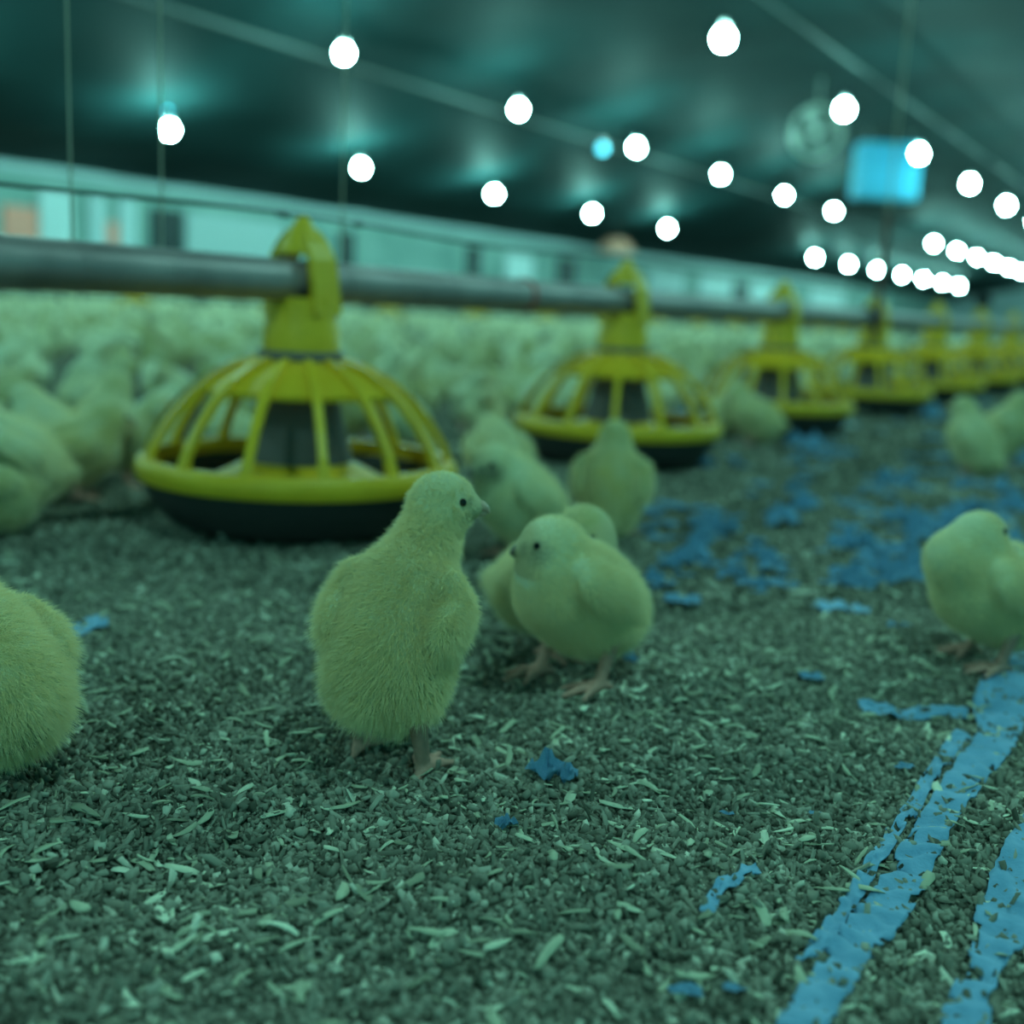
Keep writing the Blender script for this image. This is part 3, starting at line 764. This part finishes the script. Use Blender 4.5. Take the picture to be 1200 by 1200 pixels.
# everything farther away is past counting
sv = np.zeros(len(small.vertices) * 3, np.float32); small.vertices.foreach_get('co', sv); sv = sv.reshape(-1, 3)
sf = np.array([list(p_.vertices) for p_ in small.polygons])
VV, QQ = [], []
n_far = 0
for k in range(1000):
    depth = 5.5 + 10.5 * random.random() ** 0.8
    px = random.uniform(-120, 1180)
    d = ray(px, 600); d.z = 0; d.normalize()
    x, y = d.x * depth, d.y * depth
    if x > LX - 0.3 or x < WX + 0.2 or not free(x, y, [(-7.0, 2.6 + 1.5 * q) for q in range(15)], 0.27): continue
    a = random.uniform(0, 6.28); sc = random.uniform(0.7, 1.05)
    rm = np.array([[math.cos(a), -math.sin(a), 0], [math.sin(a), math.cos(a), 0], [0, 0, 1]])
    VV.append((sv * sc) @ rm.T + np.array([x, y, 0.0])); QQ.append(sf + n_far * len(sv)); n_far += 1
me = np_mesh('distant_flock', np.concatenate(VV), np.concatenate(QQ), [M['body']])
for an in ('legs', 'face', 'dusk', 'vent'): me.attributes.new(an, 'FLOAT', 'POINT')
o = bpy.data.objects.new('distant_flock', me); C.objects.link(o); tag(o, 'distant carpet of pale chicks stretching to the side wall', 'flock', kind='stuff')

# ------------------------------------------------------------------ blue paper
def gz(x, y): return gh(x, y)
def ribbon(name, left, right, seed, label, lift=0.0044, holes=0.16):
    """torn paper strip lying on the litter between two measured edges"""
    lp = [at_z(*q) for q in left]; rp = [at_z(*q) for q in right]
    def samp(pl, t):
        s = t * (len(pl) - 1); i = min(int(s), len(pl) - 2); return pl[i].lerp(pl[i + 1], s - i)
    length = sum((lp[i + 1] - lp[i]).length for i in range(len(lp) - 1)); width = (lp[0] - rp[0]).length
    n = max(20, int(length / 0.0035)); m = 12
    V = []; keep = {}
    for i in range(n + 1):
        t = i / n
        a, b = samp(lp, t), samp(rp, t)
        ja = 0.07 * noise.noise(Vector((seed, i * 0.22, 0))) + 0.05 * noise.noise(Vector((seed, i * 0.9, 5))); jb = 0.07 * noise.noise(Vector((seed + 9, i * 0.22, 0))) + 0.05 * noise.noise(Vector((seed, i * 0.9, 9)))
        for j in range(m + 1):
            s = ja + (1 + jb - ja) * j / m
            q = a.lerp(b, s)
            z = gz(q.x, q.y) + lift + 0.0016 * noise.noise(Vector((q.x * 60, q.y * 60, seed))) + 0.0012 * noise.noise(Vector((q.x * 150, q.y * 150, seed))) + 0.0011 * math.sin(i * 0.9 + 2.5 * noise.noise(Vector((j * 0.2, i * 0.15, seed))))
            V.append((q.x, q.y, z))
    Fc = []
    for i in range(n):
        for j in range(m):
            c = Vector(V[i * (m + 1) + j])
            hv = noise.noise(Vector((c.x * 45, c.y * 45, seed * 3.1))) + 0.5 * noise.noise(Vector((c.x * 130, c.y * 130, seed)))
            edge = min(j, m - 1 - j)
            if hv > (0.80 if edge > 1 else 0.50) - holes: continue
            Fc.append((i * (m + 1) + j, i * (m + 1) + j + 1, (i + 1) * (m + 1) + j + 1, (i + 1) * (m + 1) + j))
    used = sorted({v for f_ in Fc for v in f_}); mp = {v: k for k, v in enumerate(used)}
    o = obj(name, [V[v] for v in used], [tuple(mp[v] for v in f_) for f_ in Fc], M['paper'])
    s_ = o.modifiers.new('thick', 'SOLIDIFY'); s_.thickness = 0.0004
    tag(o, label, 'paper strip')
    return o
ribbon('paper_strip', [(905, 1225), (970, 1115), (1003, 1067), (1040, 1019), (1070, 975), (1115, 901), (1147, 859), (1141, 816), (1173, 773), (1215, 730)],
       [(968, 1225), (1012, 1141), (1061, 1077), (1093, 1019), (1117, 975), (1152, 925), (1190, 875), (1208, 830), (1222, 800), (1250, 760)], 3.3, 'long torn blue paper strip lying on the litter, left of two at the right', holes=0.10)
ribbon('paper_strip', [(930, 1142), (965, 1085), (997, 1040), (1013, 1011), (1054, 953), (1097, 888), (1122, 852)],
       [(962, 1132), (990, 1092), (1006, 1060), (1030, 1018), (1066, 972), (1106, 905), (1140, 866)], 7.1, 'narrow frayed blue paper strip along the left side of the long one', holes=0.26)
ribbon('paper_strip', [(1095, 1225), (1112, 1170), (1136, 1109), (1147, 1056), (1173, 1003), (1215, 945)],
       [(1160, 1225), (1160, 1170), (1178, 1130), (1210, 1085), (1235, 1040), (1275, 985)], 5.7, 'wide blue paper strip cut off by the bottom right corner', holes=0.10)
ribbon('paper_strip', [(818, 1088), (830, 1062), (846, 1045), (862, 1033), (884, 1026)], [(836, 1092), (842, 1070), (856, 1058), (874, 1046), (892, 1034)], 2.2, 'short curved blue paper strip left of the long strips', holes=0.05)
ribbon('paper_strip', [(40, 745), (70, 738), (100, 730), (124, 722)], [(42, 757), (72, 752), (104, 744), (128, 738)], 8.4, 'blue paper strip on the litter beside the left edge chick', holes=0.02)
ribbon('paper_strip', [(950, 712), (975, 710), (1000, 714), (1020, 718)], [(955, 720), (975, 725), (1000, 728), (1018, 727)], 6.4, 'flat pale blue paper piece left of the right edge chick', holes=0.0, lift=0.005)
ribbon('paper_strip', [(1005, 822), (1030, 822), (1060, 826), (1135, 826)], [(1010, 832), (1032, 836), (1062, 838), (1135, 838)], 1.4, 'dark blue paper strip half buried below the right edge chick', holes=0.2)

def scrap_mesh(seed, crumple):
    rd = random.Random(seed); nr, ns = 5, 18
    asp = rd.uniform(0.45, 0.95)
    rad = [0.5 * (0.72 + 0.5 * noise.noise(Vector((math.cos(k / ns * 6.283) * 1.6, math.sin(k / ns * 6.283) * 1.6, seed)))) * rd.uniform(0.82, 1.15) for k in range(ns)]
    V = [(0, 0, crumple * 0.15)]
    for i in range(1, nr + 1):
        for k in range(ns):
            a = k / ns * 6.283; r = rad[k] * i / nr
            x, y = r * math.cos(a), r * math.sin(a) * asp
            z = crumple * (noise.noise(Vector((x * 5, y * 5, seed))) + 0.5 * noise.noise(Vector((x * 12, y * 12, seed))) + 0.35)
            V.append((x, y, z))
    Fc = [(0, 1 + k, 1 + (k + 1) % ns) for k in range(ns)]
    for i in range(nr - 1):
        for k in range(ns):
            a = 1 + i * ns; b = a + ns
            Fc.append((a + k, b + k, b + (k + 1) % ns, a + (k + 1) % ns))
    me = bpy.data.meshes.new('paper_scrap'); me.from_pydata(V, [], Fc); me.update(); me.materials.append(M['paper'])
    bm = bmesh.new(); bm.from_mesh(me); bmesh.ops.solidify(bm, geom=bm.faces[:], thickness=0.012); bmesh.ops.recalc_face_normals(bm, faces=bm.faces); bm.to_mesh(me); bm.free()
    return me
flat = [scrap_mesh(k * 1.7 + 0.3, 0.12) for k in range(6)]
crum = [scrap_mesh(k * 2.3 + 20.3, 0.45) for k in range(3)]
def scrap(px, py, wpx, kind, label, group=None, seed=0):
    q = at_z(px, py); dist = (q - Vector((0, 0, EYE))).dot(VIEW)
    o = bpy.data.objects.new('paper_scrap', (flat if kind == 0 else crum)[seed % (6 if kind == 0 else 3)]); C.objects.link(o)
    s = wpx * dist / F
    o.scale = (s, s, s * (0.8 if kind == 0 else 0.9)); o.location = (q.x, q.y, gh(q.x, q.y) + 0.0048); o.rotation_euler = (0, 0, YAW_R + random.uniform(-0.5, 0.5))
    tag(o, label, 'paper scrap', group)
scrap(640, 918, 62, 1, 'crumpled blue paper scrap on the litter, centre foreground', seed=0)
scrap(664, 924, 36, 1, 'small crumpled blue scrap touching the right of the bigger crumpled one', seed=1)
scrap(592, 979, 30, 1, 'little blue paper pellet below the crumpled scrap', seed=2)
scrap(738, 788, 28, 1, 'small blue paper ball behind the feet of the dusky faced chick', seed=0)
scrap(951, 803, 40, 0, 'pale blue torn scrap halfway between the dusky faced and right edge chicks', seed=1)
scrap(1056, 905, 36, 0, 'pale blue torn scrap left of the long paper strip', seed=2)
scrap(954, 956, 22, 0, 'tiny blue scrap on open litter left of the paper strips', seed=3)
scrap(852, 962, 0.1 + 20, 0, 'tiny blue scrap above the short curved paper strip', seed=4)
scrap(1048, 748, 34, 0, 'flat blue scrap on litter left of the right edge chick feet', seed=5)
scrap(806, 1190, 60, 0, 'blue scrap cut off by the bottom edge left of the strips', seed=0)
scrap(858, 1186, 44, 0, 'crumbly blue scrap at the bottom edge nearest the strips', seed=3)
scrap(800, 708, 60, 0, 'blue torn paper sheet right of the dusky faced chick', seed=1)
scrap(776, 690, 44, 0, 'smaller blue torn sheet just behind the dusky faced chick rump', seed=4)
scrap(810, 545, 60, 0, 'thin blue sheet on the floor right of the second feeder pan', seed=5)
scrap(520, 618, 46, 1, 'blue paper just right of the front chick beak, on the floor', seed=1)
scrap(900, 668, 62, 0, 'blue sheet lying in the scattered paper, left of its middle', seed=2)
n = 0; t2 = 0; sp = []
while n < 285 and t2 < 5000:
    t2 += 1
    py = 700 - 225 * random.random()
    lo_ = 745 + (690 - py) * 0.2
    px = random.uniform(lo_, 1235)
    # denser in the wide drift, thin towards the right foreground
    if py > 640 and px < 860 and random.random() < 0.4: continue
    if py < 600 and px < 900 and random.random() < 0.6: continue
    if noise.noise(Vector((px * 0.008, py * 0.03, 3))) < -0.22: continue
    sp.append((px, py)); n += 1
    scrap(px, py, random.uniform(20, 62) * (1.0 if py > 600 else 0.8), random.choice((0, 0, 0, 1)), 'torn blue paper scrap in the drift of scattered paper behind the right edge chick', 'blue paper scraps drifted on the floor', seed=random.randrange(6))

# ------------------------------------------------------------------ loose litter: crumbs and shavings (past counting)
def fan_points(n, z0, z1, half):
    z = np.sqrt(rng.uniform(z0 ** 2, z1 ** 2, n)); s = rng.uniform(-half, half, n) * z
    return AWAY.x * z + RIGHT.x * s, AWAY.y * z + RIGHT.y * s
def ghv(x, y):
    return 0.0035 * (np.sin(x * 21 + 1.3 * np.sin(y * 13)) + np.sin(y * 27 + x * 9) * 0.6 + np.sin(x * 47 - y * 39) * 0.35)
cube = np.array([(-1, -1, -1), (1, -1, -1), (1, 1, -1), (-1, 1, -1), (-1, -1, 1), (1, -1, 1), (1, 1, 1), (-1, 1, 1)], float)
cq = np.array([(0, 3, 2, 1), (4, 5, 6, 7), (0, 1, 5, 4), (1, 2, 6, 5), (2, 3, 7, 6), (3, 0, 4, 7)])
def rand_rot(n):
    q = rng.normal(size=(n, 4)); q /= np.linalg.norm(q, axis=1)[:, None]; a, b, c, d = q.T
    return np.stack([np.stack([1 - 2 * (c * c + d * d), 2 * (b * c - a * d), 2 * (b * d + a * c)], -1), np.stack([2 * (b * c + a * d), 1 - 2 * (b * b + d * d), 2 * (c * d - a * b)], -1), np.stack([2 * (b * d - a * c), 2 * (c * d + a * b), 1 - 2 * (b * b + c * c)], -1)], 1)
allV, allQ, allT = [], [], []
off = 0
for n, z0, z1, half, s0, s1 in ((120000, 0.26, 0.85, 0.66, 0.0006, 0.0021), (70000, 0.85, 1.7, 0.62, 0.0010, 0.0032), (30000, 1.7, 3.6, 0.60, 0.002, 0.0055)):
    x, y = fan_points(n, z0, z1, half)
    sz = s0 + (s1 - s0) * rng.random(n) ** 2.2
    lng = np.where(rng.random(n) < 0.35, rng.uniform(1.8, 3.6, n), 1.0)
    sh = cube[None] * (1 + rng.uniform(-0.45, 0.35, (n, 8, 3))) * sz[:, None, None] * rng.uniform(0.45, 1.25, (n, 1, 3)) * np.stack([lng, 1 / np.sqrt(lng), 1 / np.sqrt(lng)], -1)[:, None, :]
    sh = np.einsum('nij,nkj->nki', rand_rot(n), sh)
    zz = ghv(x, y) + sz * rng.uniform(-0.2, 1.3, n)
    sh += np.stack([x, y, zz], -1)[:, None, :]
    allV.append(sh.reshape(-1, 3)); allQ.append((cq[None] + (np.arange(n) * 8)[:, None, None]).reshape(-1, 4) + off); off += n * 8
    tone = np.clip(rng.normal(0.42, 0.22, n), 0, 1); tone = np.where(rng.random(n) < 0.025, 0.95, tone)
    allT.append(np.repeat(tone, 8))
me = np_mesh('litter_crumbs', np.concatenate(allV), np.concatenate(allQ), [M['crumb']], {'tone': np.concatenate(allT)}, smooth=False)
o = bpy.data.objects.new('litter_crumbs', me); C.objects.link(o); tag(o, 'loose dark crumbs of litter covering the floor', 'litter', kind='stuff')

allV, allQ, allT = [], [], []; off = 0
SEG = 5
for n, z0, z1, half, l0, l1 in ((3600, 0.28, 0.85, 0.66, 0.003, 0.0165), (2600, 0.85, 1.8, 0.62, 0.005, 0.018), (1500, 1.8, 3.4, 0.6, 0.006, 0.02)):
    x, y = fan_points(n, z0, z1, half)
    for k in range(n):
        ln = l0 + (l1 - l0) * random.random() ** 2.2; wd = ln * random.uniform(0.14, 0.42); wd = min(wd, 0.0050)
        a = random.uniform(0, 6.283); curl = random.uniform(-0.7, 0.9); bend = random.uniform(-0.5, 0.5); tw = random.uniform(-0.7, 0.7); tilt = random.uniform(-0.25, 0.35)
        V = []
        for i in range(SEG + 1):
            t = i / SEG - 0.5
            w_ = wd * (0.35 + 0.65 * math.cos(t * 2.4)) * random.uniform(0.75, 1.1)
            for sd in (-1, 1):
                for th in (0, 1):
                    lx = t * ln; ly = sd * w_ / 2 + bend * ln * t * t; lz = curl * ln * 0.35 * (0.25 - t * t) + sd * w_ * 0.35 * tw * t * 2 + tilt * lx + th * 0.0003
                    V.append((lx * math.cos(a) - ly * math.sin(a), lx * math.sin(a) + ly * math.cos(a), lz))
        V = np.array(V); V[:, 2] -= V[:, 2].min(); V += np.array([x[k], y[k], ghv(x[k], y[k]) + random.uniform(0.001, 0.003)])
        Q = []
        for i in range(SEG):
            b = i * 4; c = b + 4    # per ring: (-,0),(-,1),(+,0),(+,1)
            Q += [(b + 1, b + 3, c + 3, c + 1), (b, c, c + 2, b + 2), (b, b + 1, c + 1, c), (b + 2, c + 2, c + 3, b + 3)]
        Q += [(0, 2, 3, 1), (SEG * 4, SEG * 4 + 1, SEG * 4 + 3, SEG * 4 + 2)]
        allV.append(V); allQ.append(np.array(Q) + off); off += len(V); allT.append(np.full(len(V), min(1, max(0, random.gauss(0.5, 0.28)))))
me = np_mesh('wood_shavings', np.concatenate(allV), np.concatenate(allQ), [M['chip']], {'tone': np.concatenate(allT)}, smooth=False)
o = bpy.data.objects.new('wood_shavings', me); C.objects.link(o); tag(o, 'pale curled wood shavings strewn over the litter', 'wood shavings', kind='stuff')
